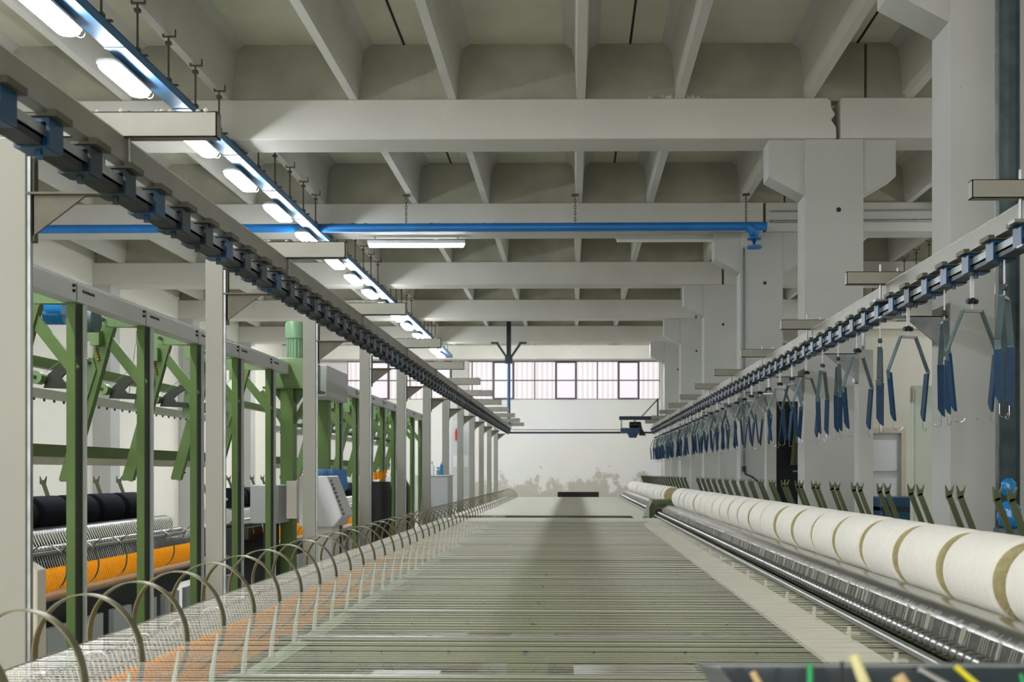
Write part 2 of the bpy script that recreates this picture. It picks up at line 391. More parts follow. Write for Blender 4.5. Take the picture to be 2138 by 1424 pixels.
e = MB(); e.tube([(XA, YEND, 1.10)] + [(XA + .0, YEND, 1.10), (XB, YEND, 1.10)], .012, 6); e.tube([(XA, YEND, 1.075), (XB, YEND, 1.075)], .016, 6)
e.build('end_track', 'dark', cv)
MB().tube([(XA + .1, YEND, 1.165), (XB - .45, YEND, 1.165)], .012, 6).build('end_rod', 'galv', cv)
MB().box(XA, XA + 1.4, YEND - .03, YEND + .03, 1.085, 1.105).build('end_strip', 'blue', cv)
def bracket_mb():
    b = MB(); y0, y1 = -.045, .045
    b.box(-.058, -.048, y0, y1, ZB - .010, 1.150); b.box(.048, .058, y0, y1, ZB - .010, 1.150)
    b.box(-.048, .048, y0, y1, 1.136, 1.150); b.box(-.048, .048, y0, y1, ZB - .012, ZB - .006)
    b.prism_y([(-.044, 1.09), (-.030, 1.065), (-.030, 1.058), (-.044, 1.058)], y0, y1); b.prism_y([(.044, 1.09), (.044, 1.058), (.03, 1.058), (.03, 1.065)], y0, y1)
    b.lathe([(-.062, .010), (-.052, .010)], 'x', (0, 0, 1.15), 8); b.lathe([(.052, .01), (.062, .01)], 'x', (0, 0, 1.15), 8)
    b.lathe([(ZB - .035, .012), (ZB - .008, .012)], 'z', (.0, 0, 0), 8)
    return b
def clamp_mb():
    c = MB(); c.prism_y([(-.095, 1.152), (.085, 1.152), (.085, 1.160), (-.087, 1.160), (-.087, 1.20), (-.095, 1.20)], -.055, .055); c.prism_y([(.055, 1.160), (.085, 1.160), (.085, 1.174), (.055, 1.174)], -.055, .055)
    c.lathe([(1.156, .012), (1.172, .012)], 'z', (-.05, 0, 0), 8)
    return c
spots = []
y = 1.6
while y < YEND - .3:
    spots.append((y, XA, 0)); y += .275
y = 2.2
while y < YEND - .3:
    spots.append((y, XB, 1)); y += .31
spots.sort()
b0 = None
for i, (y, x, s) in enumerate(spots[:100]):
    if b0 is None:
        b0 = bracket_mb().build('track_bracket', 'blue', cv, (x, y, 0)); cb = clamp_mb().build('clamp_plate', 'brown', b0)
        b1 = bracket_mb().build('track_bracket', 'blued', cv, (x, y, -50)); cb1 = clamp_mb().build('clamp_plate', 'brown', b1); b1used = False
        o = b0
    else:
        src = b0 if random.random() < (.75 if s else .3) else b1
        if src is b1 and not b1used: o = b1; b1used = True
        else: o = dup(src)
        o.location = (x, y, 0)
    o.rotation_euler.z = PI if s else 0
rest = MB(); bb = bracket_mb(); cc = clamp_mb()
for (y, x, s) in spots[100:]:
    q = -1 if s else 1
    for src in (bb, cc): rest.add([(x + v[0] * q, y + v[1] * q, v[2]) for v in src.v], src.f)
ro = rest.build('far_track_brackets', 'blued', cv); ro['kind'] = 'stuff'
# posts with cross arms, left
def left_post(y, n):
    t = thing('support_post', 'pale square steel post with cross arm under the left conveyor run, %s from the camera' % ordw(n), 'support post', (-2.12, y, ZF), 'posts under the left conveyor run')
    H = -ZF
    MB().box(-.06, .045, 0, .055, 0, H + 1.27).build('post', 'post', t, bevel=.004)
    c = MB(); c.box(.045, .058, .008, .02, .1, H + 1.2); c.build('edge_strip', 'galv', t); c = MB(); c.box(.045, .066, .02, .05, H + .88, H + 1.2); c.build('cable_channel', 'brown', t)
    g = MB(); g.prism_y([(.06, H + 1.06), (.27, H + 1.06), (.06, H + .90)], .02, .03); g.box(.046, .36, .0, .05, H + 1.056, H + 1.064); g.build('gusset', 'brown', t)
    a = MB(); z0, z1 = H + 1.27, H + 1.366
    a.box(-.02, .77, 0, .004, z0, z1); a.box(-.02, .77, 0, .05, z1 - .004, z1); a.box(-.02, .77, 0, .05, z0, z0 + .004); a.box(.766, .77, 0, .05, z0, z1)
    a.build('cross_arm', 'rail', t)
    s = MB(); s.tube([(.33, .02, H + 1.10), (.33, .02, z1)], .008, 6); s.build('hanger_rod', 'galv', t); s = MB(); s.tube([(.43, .02, H + 1.17), (.43, .02, z1 + .01)], .006, 6); s.build('hanger_rod', 'galv', t)
    l = MB()
    for q in range(14): l.lathe([(-.01, .004), (.0, .011), (.01, .003)], 'x', (.05 + .7 * random.random() ** 1.4, .005 + random.random() * .04, z1 + .004), 6)
    l.build('lint', 'fluff', t)
    return t
for n in range(12): left_post(3.75 + 2.12 * n, n + 1)
def right_post(y, n, col_here):
    t = thing('support_post', 'grey steel bracket and cross arm carrying the right conveyor run, %s from the camera' % ordw(n), 'support post', (2.52, y, ZF), 'brackets along the right conveyor run')
    H = -ZF
    if not col_here: MB().box(.0, .13, .0, .14, 0, H + 1.09).build('post', 'column', t, bevel=.004)
    g = MB(); g.prism_y([(-.30, H + 1.055), (0, H + 1.055), (0, H + .80)], .0, .012); g.box(-.45, .0, .0, .06, H + 1.048, H + 1.057); g.box(-.03, -.002, .013, .10, H + .8, H + 1.047); g.build('gusset', 'galv', t)
    a = MB(); z0, z1 = H + 1.27, H + 1.355
    a.box(-.68, .1, 0, .004, z0, z1); a.box(-.68, .1, 0, .05, z1 - .004, z1); a.box(-.68, .1, 0, .05, z0, z0 + .004); a.box(-.68, -.676, 0, .05, z0, z1)
    a.build('cross_arm', 'rail', t)
    s = MB(); s.tube([(.05, .02, H + 1.09), (.05, .02, z1)], .015, 6); s.build('hanger_rod', 'galv', t); s = MB(); s.tube([(-.45, .02, H + 1.16), (-.45, .02, z1 + .05)], .008, 6); s.tube([(-.33, .03, H + 1.16), (-.33, .03, z1 + .03)], .007, 6)
    s.box(-.49, -.29, -.01, .06, H + 1.155, H + 1.17); s.build('hanger_rod', 'galv', t)
    return t
ry = [4.62 + 2.11 * n for n in range(11)]
for n, y in enumerate(ry): right_post(y, n + 1, n % 2 == 1)
# hangers
def make_hanger():
    t = thing('hanger', 'h', 'hanger', (XB, 5, ZB))
    MB().box(-.011, .011, -.003, .003, -.135, -.012).build('strap', 'whitepaint', t)
    k = MB(); k.lathe([(-.03, .014), (-.012, .016), (-.012, .006), (.012, .006), (.012, .016), (.03, .014)], 'x', (0, 0, -.148), 10); k.box(-.008, .008, -.012, .012, -.16, -.13); k.build('trolley', 'dark', t)
    b = MB(); b.tube([(0, 0, -.155), (0, 0, -.2)], .004, 6); b.box(-.058, .058, -.012, .012, -.207, -.193); b.build('crossbar', 'galv', t)
    for sg in (-1, 1):
        a = MB(); a.beam((sg * .055, 0, -.196), (sg * .15, 0, -.42), .007, .030); a.beam((sg * .15, 0, -.42), (sg * .128, 0, -.52), .007, .030)
        ao = a.build('arm', 'galvd', t)
        s = MB(); s.prism_x([(-.019, 0), (.019, 0), (.019, -.26), (.0, -.295), (-.019, -.31)], -.007, .007)
        so = s.build('sleeve', 'sleeve', ao, (sg * .140, 0, -.43)); so.rotation_euler.y = sg * R(6)
        h = MB(); h.tube([(0, 0, 0)] + [(sg * -.02 * 0 + .028 * (1 - math.cos(q)), 0, -.05 - .02 * math.sin(q)) for q in [i * .35 for i in range(10)]], .0018, 5)
        ho = h.build('hook', 'chrome', ao, (sg * .110, 0, -.725)); ho.rotation_euler.z = R(30 * sg)
    return t
h0 = make_hanger()
hy = [4.95, 5.35, 5.75, 6.37, 6.95, 7.5, 8.05, 8.55, 9.15]
y = 9.75
while y < 26.3: hy.append(y); y += .5 + .14 * random.random() if y < 19 else .26 + .1 * random.random()
hr = [55, 12, 78, 18, 70, 30, 82, 60, 25]
for i, y in enumerate(hy):
    lab = 'blue-sleeved yarn hanger on the right conveyor run, %s from the camera' % ordw(i + 1)
    rz = R(hr[i]) if i < len(hr) else R(random.uniform(0, 170))
    if i == 0: o = h0; o.location = (XB, y, ZB + EYE); o['label'] = lab; o.rotation_euler.z = rz
    else: o = dup_thing(h0, (XB, y, ZB), lab, rz)
    o['group'] = 'hangers on the right conveyor run'
# drive unit at the far end
dv = thing('conveyor_drive', 'blue conveyor drive unit with black motor at the far right corner', 'conveyor drive', (1.64, YEND - .15, 1.0))
MB().box(-.42, .68, -.05, .05, .42, .52).build('top_beam', 'blued', dv)
d = MB(); d.box(-.38, .12, -.14, .14, .06, .20); d.prism_y([(-.2, .06), (-.14, -.06), (.04, -.06), (.10, .06)], -.1, .1); d.build('gearbox', 'blue', dv)
MB().lathe([(-.17, .06), (-.15, .085), (.13, .085), (.16, .05)], 'x', (.02, 0, .29), 16).build('motor', 'black', dv)
d = MB(); d.tube([(-.36, 0, .2), (-.36, 0, .42)], .02, 8); d.tube([(.6, 0, .1), (.6, 0, .42)], .02, 8); d.tube([(0, 0, .34), (0, 0, .42)], .03, 8); d.build('strut', 'galv', dv)
d = MB(); d.beam((.62, 0, .52), (.62, 0, 1.0), .04, .04); d.beam((.18, 0, .5), (.64, 0, 1.0), .03, .03); d.build('brace', 'blued', dv)
MB().prism_y([(.1, .2), (.16, .36), (.2, .18), (.3, .0), (.12, .0)], -.08, .08).build('guard', 'dark', dv)
# pole holding the far left corner
pl = thing('ceiling_pole', 'blue pole with forked head holding the far left conveyor corner', 'pole', (XA, YEND - .1, 1.1))
MB().tube([(0, 0, 0), (0, 0, 1.95)], .045, 10).build('pole', 'bluetray', pl)
p = MB(); p.box(-.06, .06, -.05, .05, 1.95, 2.98); p.build('upper_post', 'dark', pl)
p = MB(); p.beam((-.06, 0, 2.02), (-.32, 0, 2.4), .06, .05); p.beam((.06, 0, 2.02), (.32, 0, 2.4), .06, .05); p.box(-.48, -.28, -.04, .04, 2.38, 2.43); p.box(.28, .48, -.04, .04, 2.38, 2.43); p.box(-.1, .1, -.07, .07, 1.85, 2.05)
p.build('fork_brace', 'blued', pl)

# ------------------------------------------------------------------ lamps and cable trays
def tray(x, y0, y1, label, sgn=1):
    t = thing('cable_tray', label, 'cable tray', (x, 0, 3.52))
    m = MB(); m.box(-.085, .085, y0, y1, 0, .006); m.box(-.085, -.078, y0, y1, .006, .085); m.box(.078, .085, y0, y1, .006, .085)
    m.box(-.085, -.06, y0, y1, .079, .085); m.box(.06, .085, y0, y1, .079, .085)
    k = y0
    while k < y1:
        m.box(-.09, .09, k, k + .03, -.004, .0); k += 1.4
    m.build('tray', 'bluetray', t)
    y = y0 + .35; first = None
    while y < y1 - .3:
        if first is None:
            r = MB(); rx = .03
            r.tube([(rx, 0, .04), (rx, 0, .53)], .010, 8); r.box(rx - .05, rx + .05, -.012, .012, .53, .542); r.box(rx - .055, rx - .045, -.012, .012, .53, .60); r.box(rx + .06, rx + .068, -.012, .012, .53, .60); r.box(rx + .045, rx + .068, -.012, .012, .53, .542)
            r.box(rx - .02, rx + .09, -.015, .015, .08, .092); r.box(rx - .024, rx + .024, -.02, .02, .12, .15); r.box(rx - .024, rx + .024, -.02, .02, .46, .49)
            first = r.build('hanger_rod', 'brown', t, (0, y, 0))
        else:
            o = dup(first); o.location = (0, y, 0)
        y += .66
    return t
tray(-3.80, -3.0, 30.5, 'pale blue cable tray hung on rods above the left row of lamps')
tray(6.20, 2.0, 30.5, 'pale blue cable tray hung above the right aisle lamp')
def lamp(x, y, label, group=None):
    t = thing('ceiling_lamp', label, 'lamp', (x, y, 3.45), group)
    def rr(w, l, r, z): 
        pts = []
        for cx, cy, a0 in ((w - r, l - r, 0), (-w + r, l - r, 90), (-w + r, -l + r, 180), (w - r, -l + r, 270)):
            for q in range(4): a = R(a0 + q * 30); pts.append((cx + r * math.cos(a), cy + r * math.sin(a), z))
        return pts
    def loft(rings):
        m = MB(); n = len(rings[0]); vs = [v for r in rings for v in r]
        fs = [(i * n + k, i * n + (k + 1) % n, (i + 1) * n + (k + 1) % n, (i + 1) * n + k) for i in range(len(rings) - 1) for k in range(n)]
        m.add(vs, fs, False); m.add(rings[0], [tuple(range(n))]); m.add(rings[-1], [tuple(range(n))]); return m
    loft([rr(.10, .365, .06, .006), rr(.10, .365, .06, .026), rr(.075, .33, .05, .05), rr(.05, .28, .04, .08)]).build('housing', 'plastic', t)
    loft([rr(.07, .33, .055, -.045), rr(.088, .35, .06, -.025), rr(.092, .355, .06, .006)]).build('diffuser', 'lampon', t)
    m = MB(); m.hoop((.06, .37, -.0), .035, .004, .004, PI * .9, PI * 2.1, 10); m.build('clip', 'chrome', t)
    m = MB(); m.tube([(.0, .2, .08), (.06, .2, .12), (.12, .2, .11)], .008, 6); m.build('cable', 'black', t)
    return t
l0 = lamp(-3.93, 6.0, 'x', 'lamps in the left row'); y = 5.52; i = 0
lys = [-3.3, -1.8, -.3, 1.2, 2.7, 4.2, 5.6, 7.41, 8.68 + 0, 10.4, 11.71, 13.17, 14.65, 16.32, 17.73, 19.15, 20.6, 22.15, 23.42, 25.1, 26.6, 28.1, 29.2]
for q, y in enumerate(lys):
    if q > 5: lab = 'lit oval strip lamp in the left ceiling row, %s counted from the nearest' % ordw(q - 5)
    else: lab = 'lit strip lamp of the left row above and behind the camera'
    if q == 0: l0.location.y = y; l0['label'] = lab
    else: dup_thing(l0, (-3.93, y, 3.45), lab)
for q, y in enumerate((2.0, 5.8, 9.8, 13.8, 17.8, 21.8, 25.8)):
    dup_thing(l0, (6.34, y, 3.45), 'lit strip lamp over the right aisle, glimpsed between columns' if q == 4 else 'lit strip lamp over the right aisle hidden by columns', group='lamps over the right aisle')
# tube lights at the second beam
def tube_lamp(x, y, z, L, m, lab, up=.13):
    t = thing('tube_lamp', lab, 'lamp', (x, y, z))
    MB().box(-L / 2, L / 2, -.04, .04, .02, .07).build('housing', 'plastic', t)
    MB().lathe([(-L / 2 + .02, .02), (-L / 2 + .03, .034), (L / 2 - .03, .034), (L / 2 - .02, .02)], 'x', (0, 0, 0), 12).build('tube', m, t)
    b = MB(); b.box(-L / 2 + .1, -L / 2 + .12, -.01, .01, .07, up); b.box(L / 2 - .12, L / 2 - .1, -.01, .01, .07, up); b.build('bracket', 'galv', t)
    return t
M['tubeon'] = emit('lit_tube', (240, 248, 255), 26); M['tubefill'] = emit('added_fill_tube', (246, 248, 250), 95)
tube_lamp(-2.42, 15.3, 3.50, 1.5, 'tubeon', 'lit white tube lamp below the second beam')
tube_lamp(1.54, 15.3, 3.57, 1.8, 'tubeoff', 'unlit tube lamp under the second beam, right of the lit one')
# added tube lamps, unseen behind the last beam, to brighten the far wall
for q, x in enumerate((-7.5, -5.0, -2.5, 0, 2.0)):
    tube_lamp(x, 28.5, 3.80, 1.8, 'tubefill', 'added unseen fill lamp behind the last beam, %s from the left wall' % ordw(q + 1), .91)
# blue pipe
pp = thing('blue_pipe', 'bright blue pipe spanning the hall below the second beam, hung on chains', 'pipe', (0, 14.6, 3.585))
MB().tube([(XL + .05, 0, 0), (2.82, 0, .02)], .062, 14).build('pipe', 'bluepipe', pp)
e = MB(); e.tube([(2.55, 0, .02), (2.64, 0, -.06), (2.64, 0, -.28)], .085, 12); e.lathe([(-.30, .11), (-.27, .11)], 'z', (2.64, 0, 0), 14); e.lathe([(-.17, .105), (-.15, .105)], 'z', (2.64, 0, 0), 14); e.build('elbow', 'bluepipe', pp)
def torus(m, c, R1, R2, r, plane, n=10, k=5):
    pts = []
    for i in range(n):
        a = 2 * PI * i / n; u, v = R1 * math.cos(a), R2 * math.sin(a)
        pts.append((c[0] + u, c[1], c[2] + v) if plane == 'xz' else (c[0], c[1] + u, c[2] + v))
    m.tube(pts, r, k, closed=True)
for cx in (-2.46, .02, 2.52):
    ch = MB(); z = .06; q = 0
    while z < .46: torus(ch, (cx, 0, z + .025), .014, .03, .005, 'xz' if q % 2 else 'yz'); z += .045; q += 1
    ch.box(cx - .05, cx + .05, -.03, .03, .47, .495); ch.build('chain', 'brown', pp)
l = MB()
for q in range(150):
    x = random.uniform(-4, 2.6); s_ = random.uniform(.008, .02); l.lathe([(-s_ * 2.2, .002), (0, s_), (s_ * 2.2, .002)], 'x', (x, random.uniform(-.02, .02), .062), 6)
l.build('lint', 'brown', pp)
o = MB()
for q in range(60):
    s_ = random.uniform(.012, .035); o.lathe([(-s_, .003), (0, s_), (s_, .003)], 'x', (random.gauss(1.15, .14), 10.9 + random.uniform(0, .06), 4.085 + random.random() * .03), 6)
tag(o.build('lint_clump', 'fluff'), 'clump of pale lint lying on top of the nearest beam', 'lint')

# ------------------------------------------------------------------ the spinning machine in front of us
PITCH = .034
ZS = -.60                      # height of the yarn sheet
XR_, XL_ = 1.14, -1.72         # front roller and guide wire
Y0, Y1, Y2, Y3 = 1.9, 13.55, 14.55, 24.6
sm = thing('spinning_machine', 'long spinning machine with steel rollers, drums and cream boards right of the yarn sheet', 'spinning machine', (0, 0, ZF))
H = -ZF
for (ya, yb) in ((Y0, Y1 + .1), (Y2, Y3)):
    MB().prism_y([(.95, H - .705), (1.10, H - .655), (1.105, H - .67), (.955, H - .725)], ya, yb).build('front_board', 'cream', sm)
    m = MB()
    m.tube([(1.115, ya, H - .586), (1.115, yb, H - .586)], .0155, 12); m.build('front_rod', 'steel', sm)
    m = MB(); prof = []; y = ya
    while y < min(yb, 30):
        prof += [(y, .016), (y + .002, .026), (y + .010, .031), (y + .034, .031), (y + .042, .026), (y + .044, .016)]; y += .056
    m.lathe(prof, 'y', (1.175, 0, H - .556), 16); m.build('fluted_roller', 'flute', sm)
    m = MB(); m.tube([(1.225, ya, H - .53), (1.225, yb, H - .53)], .006, 6); m.tube([(1.22, ya, H - .505), (1.22, yb, H - .505)], .005, 6); m.build('guide_wire', 'flute', sm)
    m = MB(); m.prism_y([(1.213, H - .488), (1.219, H - .488), (1.206, H - .545), (1.200, H - .545)], ya, yb); m.build('comb_plate', 'guard', sm)
    m = MB(); m.lathe([(ya, .10), (yb, .10)], 'y', (1.315, 0, H - .545), 36); m.build('surface_drum', 'chrome', sm)
    m = MB(); m.lathe([(ya, .095), (yb, .095)], 'y', (1.61, 0, H - .535), 28); m.build('surface_drum', 'chrome', sm)
    m = MB(); m.box(1.14, 1.80, ya, yb, H - .80, H - .66); m.box(1.3, 1.7, ya, yb, 0, H - .80); m.build('roller_beam', 'sage', sm)
    y = ya + .3; first = None
    while y < yb - .1:
        if first is None:
            m = MB(); m.prism_x([(0, H - .60), (.010, H - .60), (.012, H - .66), (.004, H - .675), (-.002, H - .66)], 1.07, 1.082); m.box(1.07, 1.12, .012, .03, H - .635, H - .625)
            first = m.build('rod_clip', 'cream', sm, (0, y, 0))
        else: o = dup(first); o.location = (0, y, 0)
        y += .566
# board side skirt, green head between the two halves
hd = MB(); hd.prism_y([(1.0, H - .66), (1.62, H - .66), (1.62, H - .385), (1.10, H - .385)], Y1 + .45, Y2); hb = hd.build('head_housing', 'sage', sm, bevel=.006)
m = MB(); m.lathe([(Y1 + .40, .05), (Y1 + .46, .05)], 'y', (1.19, 0, H - .555), 8); m.lathe([(Y1 + .38, .02), (Y1 + .46, .02)], 'y', (1.19, 0, H - .555), 8); m.build('bearing', 'black', sm)
MB().box(1.02, 1.05, Y1 + .3, Y1 + .44, H - .66, H - .40).build('end_rail', 'galv', sm)
lt = bpy.data.curves.new('number_plate', 'FONT'); lt.body = '4,1000'; lt.size = .075; lt.extrude = .002; lt.materials.append(M['black'])
tmp = bpy.data.objects.new('number_text', lt); C.objects.link(tmp); dg = bpy.context.evaluated_depsgraph_get(); me_ = bpy.data.meshes.new_from_object(tmp.evaluated_get(dg)); bpy.data.objects.remove(tmp)
lo = bpy.data.objects.new('number_plate', me_); C.objects.link(lo); lo.parent = sm; lo.location = (1.10, Y1 + .447, H - .485); lo.rotation_euler = (R(90), 0, 0)
# cross beams under the sheet
y = 3.99 - .947; cb0 = None
while y < Y3 - .2:
    if cb0 is None:
        m = MB(); m.box(-1.47, 1.28, 0, .05, -.125, 0); m.box(-1.47, 1.28, -.012, .062, -.006, .0)
        m.box(-.33, -.13, .0, .05, -.16, -.125)
        cb0 = m.build('cross_beam', 'sage', sm, (0, y, H - .82))
        k = MB()
        for bx, r in ((-.24, .014), (-.62, .009), (-.95, .007), (.55, .008), (-1.2, .006), (.9, .009), (.1, .006)): k.lathe([(-.02, r), (0, r)], 'y', (bx, 0, -.07), 10)
        k.build('bolt', 'dark', cb0)
        k = MB(); k.tube([(-1.36 + .016 * math.cos(a), -.008, -.06 + .016 * math.sin(a)) for a in [i * PI / 6 for i in range(12)]], .003, 5, closed=True); k.build('ring', 'steel', cb0)
        k = MB(); k.box(-1.47, 1.1, -.016, .01, .0, .008); k.build('edge_strip', 'steel', cb0)
    else: o = dup(cb0); o.location = (0, y, H - .82)
    y += .947
m = MB(); m.box(-.33, -.13, 2.5, Y3, H - 1.06, H - .98); m.box(-.30, -.16, 2.5, Y3, 0.1, H - 1.06); m.build('centre_rail', 'green', sm)
m = MB()
for x in (-1.3, .95): m.box(x, x + .06, 2.5, Y3, H - 1.12, H - .97)
m.build('side_rail', 'green', sm)
m = MB(); y = 2.9
while y < Y3:
    for x in (-1.28, -.26, .96): m.box(x, x + .06, y, y + .06, 0, H - .96)
    y += 1.894
m.build('leg_frame', 'green', sm)
m = MB(); y = 3.2; i = 0
while y < 13:
    MB().box(-1.25, -.75, y, y + .55, H - 1.14, H - 1.12).build('tray_panel', 'whitepaint', sm); MB().box(.0, .7, y + .1, y + .7, H - 1.14, H - 1.12).build('tray_panel', 'whitepaint', sm); y += .947
m = MB(); y = 3.2
while y < 13:
    m.box(-.74, -.45, y + .05, y + .5, H - 1.16, H - 1.13); y += .947
m.build('dark_panel', 'dark', sm)
# fork arms behind the bobbins
fk = None; y = 2.3; spots = []
while y < Y1 - .1: spots += [y, y + .13]; y += .5
y = Y2 + .3
while y < Y3 - .2: spots += [y, y + .13]; y += .5
for y in spots:
    if fk is None:
        m = MB(); zt = H - .065
        m.beam((1.66, 0, H - .10), (1.80, 0, H - .46), .022, .016); m.beam((1.80, .0, H - .44), (1.80, 0, H - .66), .03, .018)
        m.prism_y([(1.650, H - .115), (1.672, H - .105), (1.682, H - .055), (1.670, H - .078), (1.658, H - .082), (1.646, H - .055)], -.008, .008)
        m.beam((1.672, .012, H - .10), (1.812, .012, H - .46), .004, .016)
        fk = m.build('fork_arm', 'olive', sm, (0, y, 0))
    else: o = dup(fk); o.location = (0, y, 0)
# rovings hanging from the drum down to the front roller
m = MB(); y = Y0 + .1
while y < Y3:
    if not (Y1 < y < Y2 + .1) and random.random() < .6:
        x = 1.238; m.tube([(1.238, y, -.468), (1.212, y + random.uniform(-.002, .002), -.487), (1.199, y + random.uniform(-.004, .004), -.535)], .0011, 4, caps=False)
        if random.random() < .12: m.tube([(1.214, y + .012, -.48), (1.2, y + .016, -.54)], .004, 5, caps=False)
    y += PITCH / 2
tag(m.build('roving_strands', 'strand'), 'fine pale roving strands hanging from the long drum to the fluted roller', 'strands', kind='stuff')

# roving bobbins
def make_bobbin(mat_, matend, L=.405, r=.142, name='roving_bobbin'):
    t = thing(name, 'b', 'bobbin', (0, 0, 0))
    m = MB(); h = L / 2
    m.lathe([(-h, r - .012), (-h + .006, r - .002), (-h + .02, r), (h - .02, r), (h - .006, r - .002), (h, r - .012)], 'y', (0, 0, 0), 40)
    m.f = m.f[:-2]; m.sm = m.sm[:-2]
    m.build('roving_body', mat_, t)
    n = 40
    for sg in (-1, 1):
        e = MB(); prof = [(sg * (h), r - .012), (sg * (h - .004), r - .04), (sg * (h - .012), r - .075), (sg * (h - .006), .03)]
        e.lathe(prof, 'y', (0, 0, 0), n); e.build('wound_end', matend, t)
    MB().lathe([(-h - .02, .016), (h + .02, .016)], 'y', (0, 0, 0), 12).build('core', 'palewood', t)
    return t
bob = make_bobbin('roving', 'rovend'); n = 0
ys = []
y = 1.892
while y < Y1 - .1: ys.append(y); y += .496
y = Y2 + .4
while y < Y3 - .1: ys.append(y); y += .496
for y in ys:
    n += 1; near = y < Y1
    lab = 'fat cream roving bobbin on the steel drums, %s from the camera' % ordw(n)
    loc = (1.4625 + random.uniform(-.006, .006), y + random.uniform(-.02, .02), -.350 + random.uniform(-.001, .002))
    if n == 1: o = bob; o.location = (loc[0], loc[1], loc[2] + EYE); o['label'] = lab
    else: o = dup_thing(bob, loc, lab)
    o['group'] = 'cream roving bobbins on the right drums'

# spindle carriage on the left of the sheet
CX = -1.53
sc = thing('spindle_carriage', 'long green spindle carriage with steel hoops under the left edge of the yarn sheet', 'spindle carriage', (0, 0, ZF))
m = MB(); m.box(-1.66, -1.30, 2.2, Y3, H - 1.05, H - .93); m.build('carriage_rail', 'green2', sc)
m = MB(); m.prism_y([(-1.40, H - .93), (-1.28, H - .93), (-1.30, H - .84), (-1.36, H - .82)], 2.2, Y3); m.build('front_cover', 'green2', sc)
m = MB(); m.box(-1.62, -1.56, 2.2, Y3, H - .93, H - .85); m.build('spindle_rail', 'steel', sc)
m = MB(); m.tube([(XL_, 2.2, H + ZS + .002), (XL_, Y3, H + ZS + .002)], .003, 6); m.build('guide_wire', 'chrome', sc)
m = MB(); m.tube([(-1.40, 2.2, H - .70), (-1.40, Y3, H - .70)], .003, 6); m.tube([(-1.50, 2.2, H - .635), (-1.50, Y3, H - .635)], .004, 6); m.build('faller_wire', 'chrome', sc)
m = MB(); m.box(-1.60, -1.56, 2.2, Y3, 0.08, H - 1.05); m.box(-1.40, -1.36, 2.2, Y3, .08, H - 1.05); m.build('side_panel', 'whitepaint', sc)
hp = None; y = 2.46; n = 0
while y < Y3 - .1:
    if hp is None:
        m = MB(); m.hoop((0, 0, 0), .205, .024, .005, R(-60), R(222), 34)
        hp = m.build('hoop', 'hoop', sc, (-1.57, y, H - .597)); hp.rotation_euler.z = R(-14)
        k = MB(); k.tube([(0.0, 0, -.31), (.012, .01, -.1), (.03, .02, .05)], [.016, .011, .004], 6); k.box(-.02, .02, -.012, .012, -.34, -.30); 
        ko = k.build('support_finger', 'mint', sc, (-1.36, y + .12, H - .65))
        k = MB(); k.hoop((-.0, 0, 0), .055, .012, .003, R(20), R(170), 10); lo2 = k.build('cover_rib', 'chrome', sc, (-1.64, y + .2, H - .665))
    else:
        o = dup(hp); o.location.y = y
        o = dup(ko); o.location.y = y + .12
        o = dup(lo2); o.location.y = y + .2
    y += .37
# cops: orange yarn on spindles
def cop_mb(): 
    m = MB(); m.lathe([(-.10, .004), (-.098, .0145), (-.05, .016), (.05, .0145), (.075, .006)], 'z', (0, 0, 0), 8); return m
def tip_mb():
    m = MB(); m.lathe([(.06, .0062), (.11, .0052), (.165, .0025)], 'z', (0, 0, 0), 6); return m
TILT = R(17)
c0 = None; y = 2.6; n = 0
cop_z = -.745; cop_x = -1.50
while n < 300:
    if c0 is None:
        c0 = cop_mb().build('yarn_cop', 'orange', None, (cop_x, y, cop_z)); c0.rotation_euler = (0, -TILT, 0)
        tag(c0, 'slim orange cop in the long row under the left edge of the yarn sheet', 'yarn cop', 'orange cops on the near spindle carriage')
        tip_mb().build('spindle', 'steel', c0)
    else:
        o = dup(c0); o.location = (cop_x, y, cop_z + EYE + random.uniform(-.004, .004))
    n += 1; y += PITCH
def merged_cops(x, z, ya, yb, tilt, name, lab):
    for nm, src, mt in ((name, cop_mb(), 'orange'), ('spindle', tip_mb(), 'steel')):
        m = MB(); y = ya
        while y < yb:
            c, s = math.cos(tilt), math.sin(tilt)
            m.add([(v[0] * c + v[2] * s, v[1] + y, -v[0] * s + v[2] * c) for v in src.v], src.f, True); y += PITCH
        if nm == name: par = m.build(nm, mt, None, (x, 0, z)); tag(par, lab, 'yarn cops', kind='stuff')
        else: m.build(nm, mt, par)
merged_cops(cop_x, cop_z, y, Y3 - .2, -TILT, 'far_yarn_cops', 'far end of the orange cop row under the cream sheet')
# the yarn sheet: each end runs from the roller to the guide wire and down to its cop
def yarn_mb(fall=True):
    m = MB(); r = .00092
    m.tube([(XR_, 0, ZS - .006), (XL_, 0, ZS)], r, 4, caps=False)
    m.tube([(XL_, 0, ZS), (-1.70, .002, ZS - .30)], r * .8, 3, caps=False)
    return m
GA, GB = 13.30, 13.97
MB().box(-1.45, .93, GA, GB, H - .70, H - .66).build('dark_gap_sheet', 'black', sm)  # black sheet added so the gap in the yarn looks dark
y0_ = 2.25; yy = y0_; n = 0; yo = None
while n < 300:
    if not (GA < yy < GB):
        if yo is None:
            yo = yarn_mb().build('yarn', 'yarn', None, (0, yy, 0))
            tag(yo, 'taut white yarn stretched across the machine between roller and cops', 'yarn', 'taut yarns of the sheet')
        else: o = dup(yo); o.location = (0, yy, EYE + random.uniform(-.0015, .0015))
        n += 1
    yy += PITCH
m = MB(); src = yarn_mb()
while yy < Y3:
    if not (GA < yy < GB): m.add([(v[0], v[1] + yy, v[2]) for v in src.v], src.f, True)
    yy += PITCH * .75
tag(m.build('far_yarn_sheet', 'yarn'), 'far half of the dense cream yarn sheet beyond the dark gap', 'yarn sheet', kind='stuff')
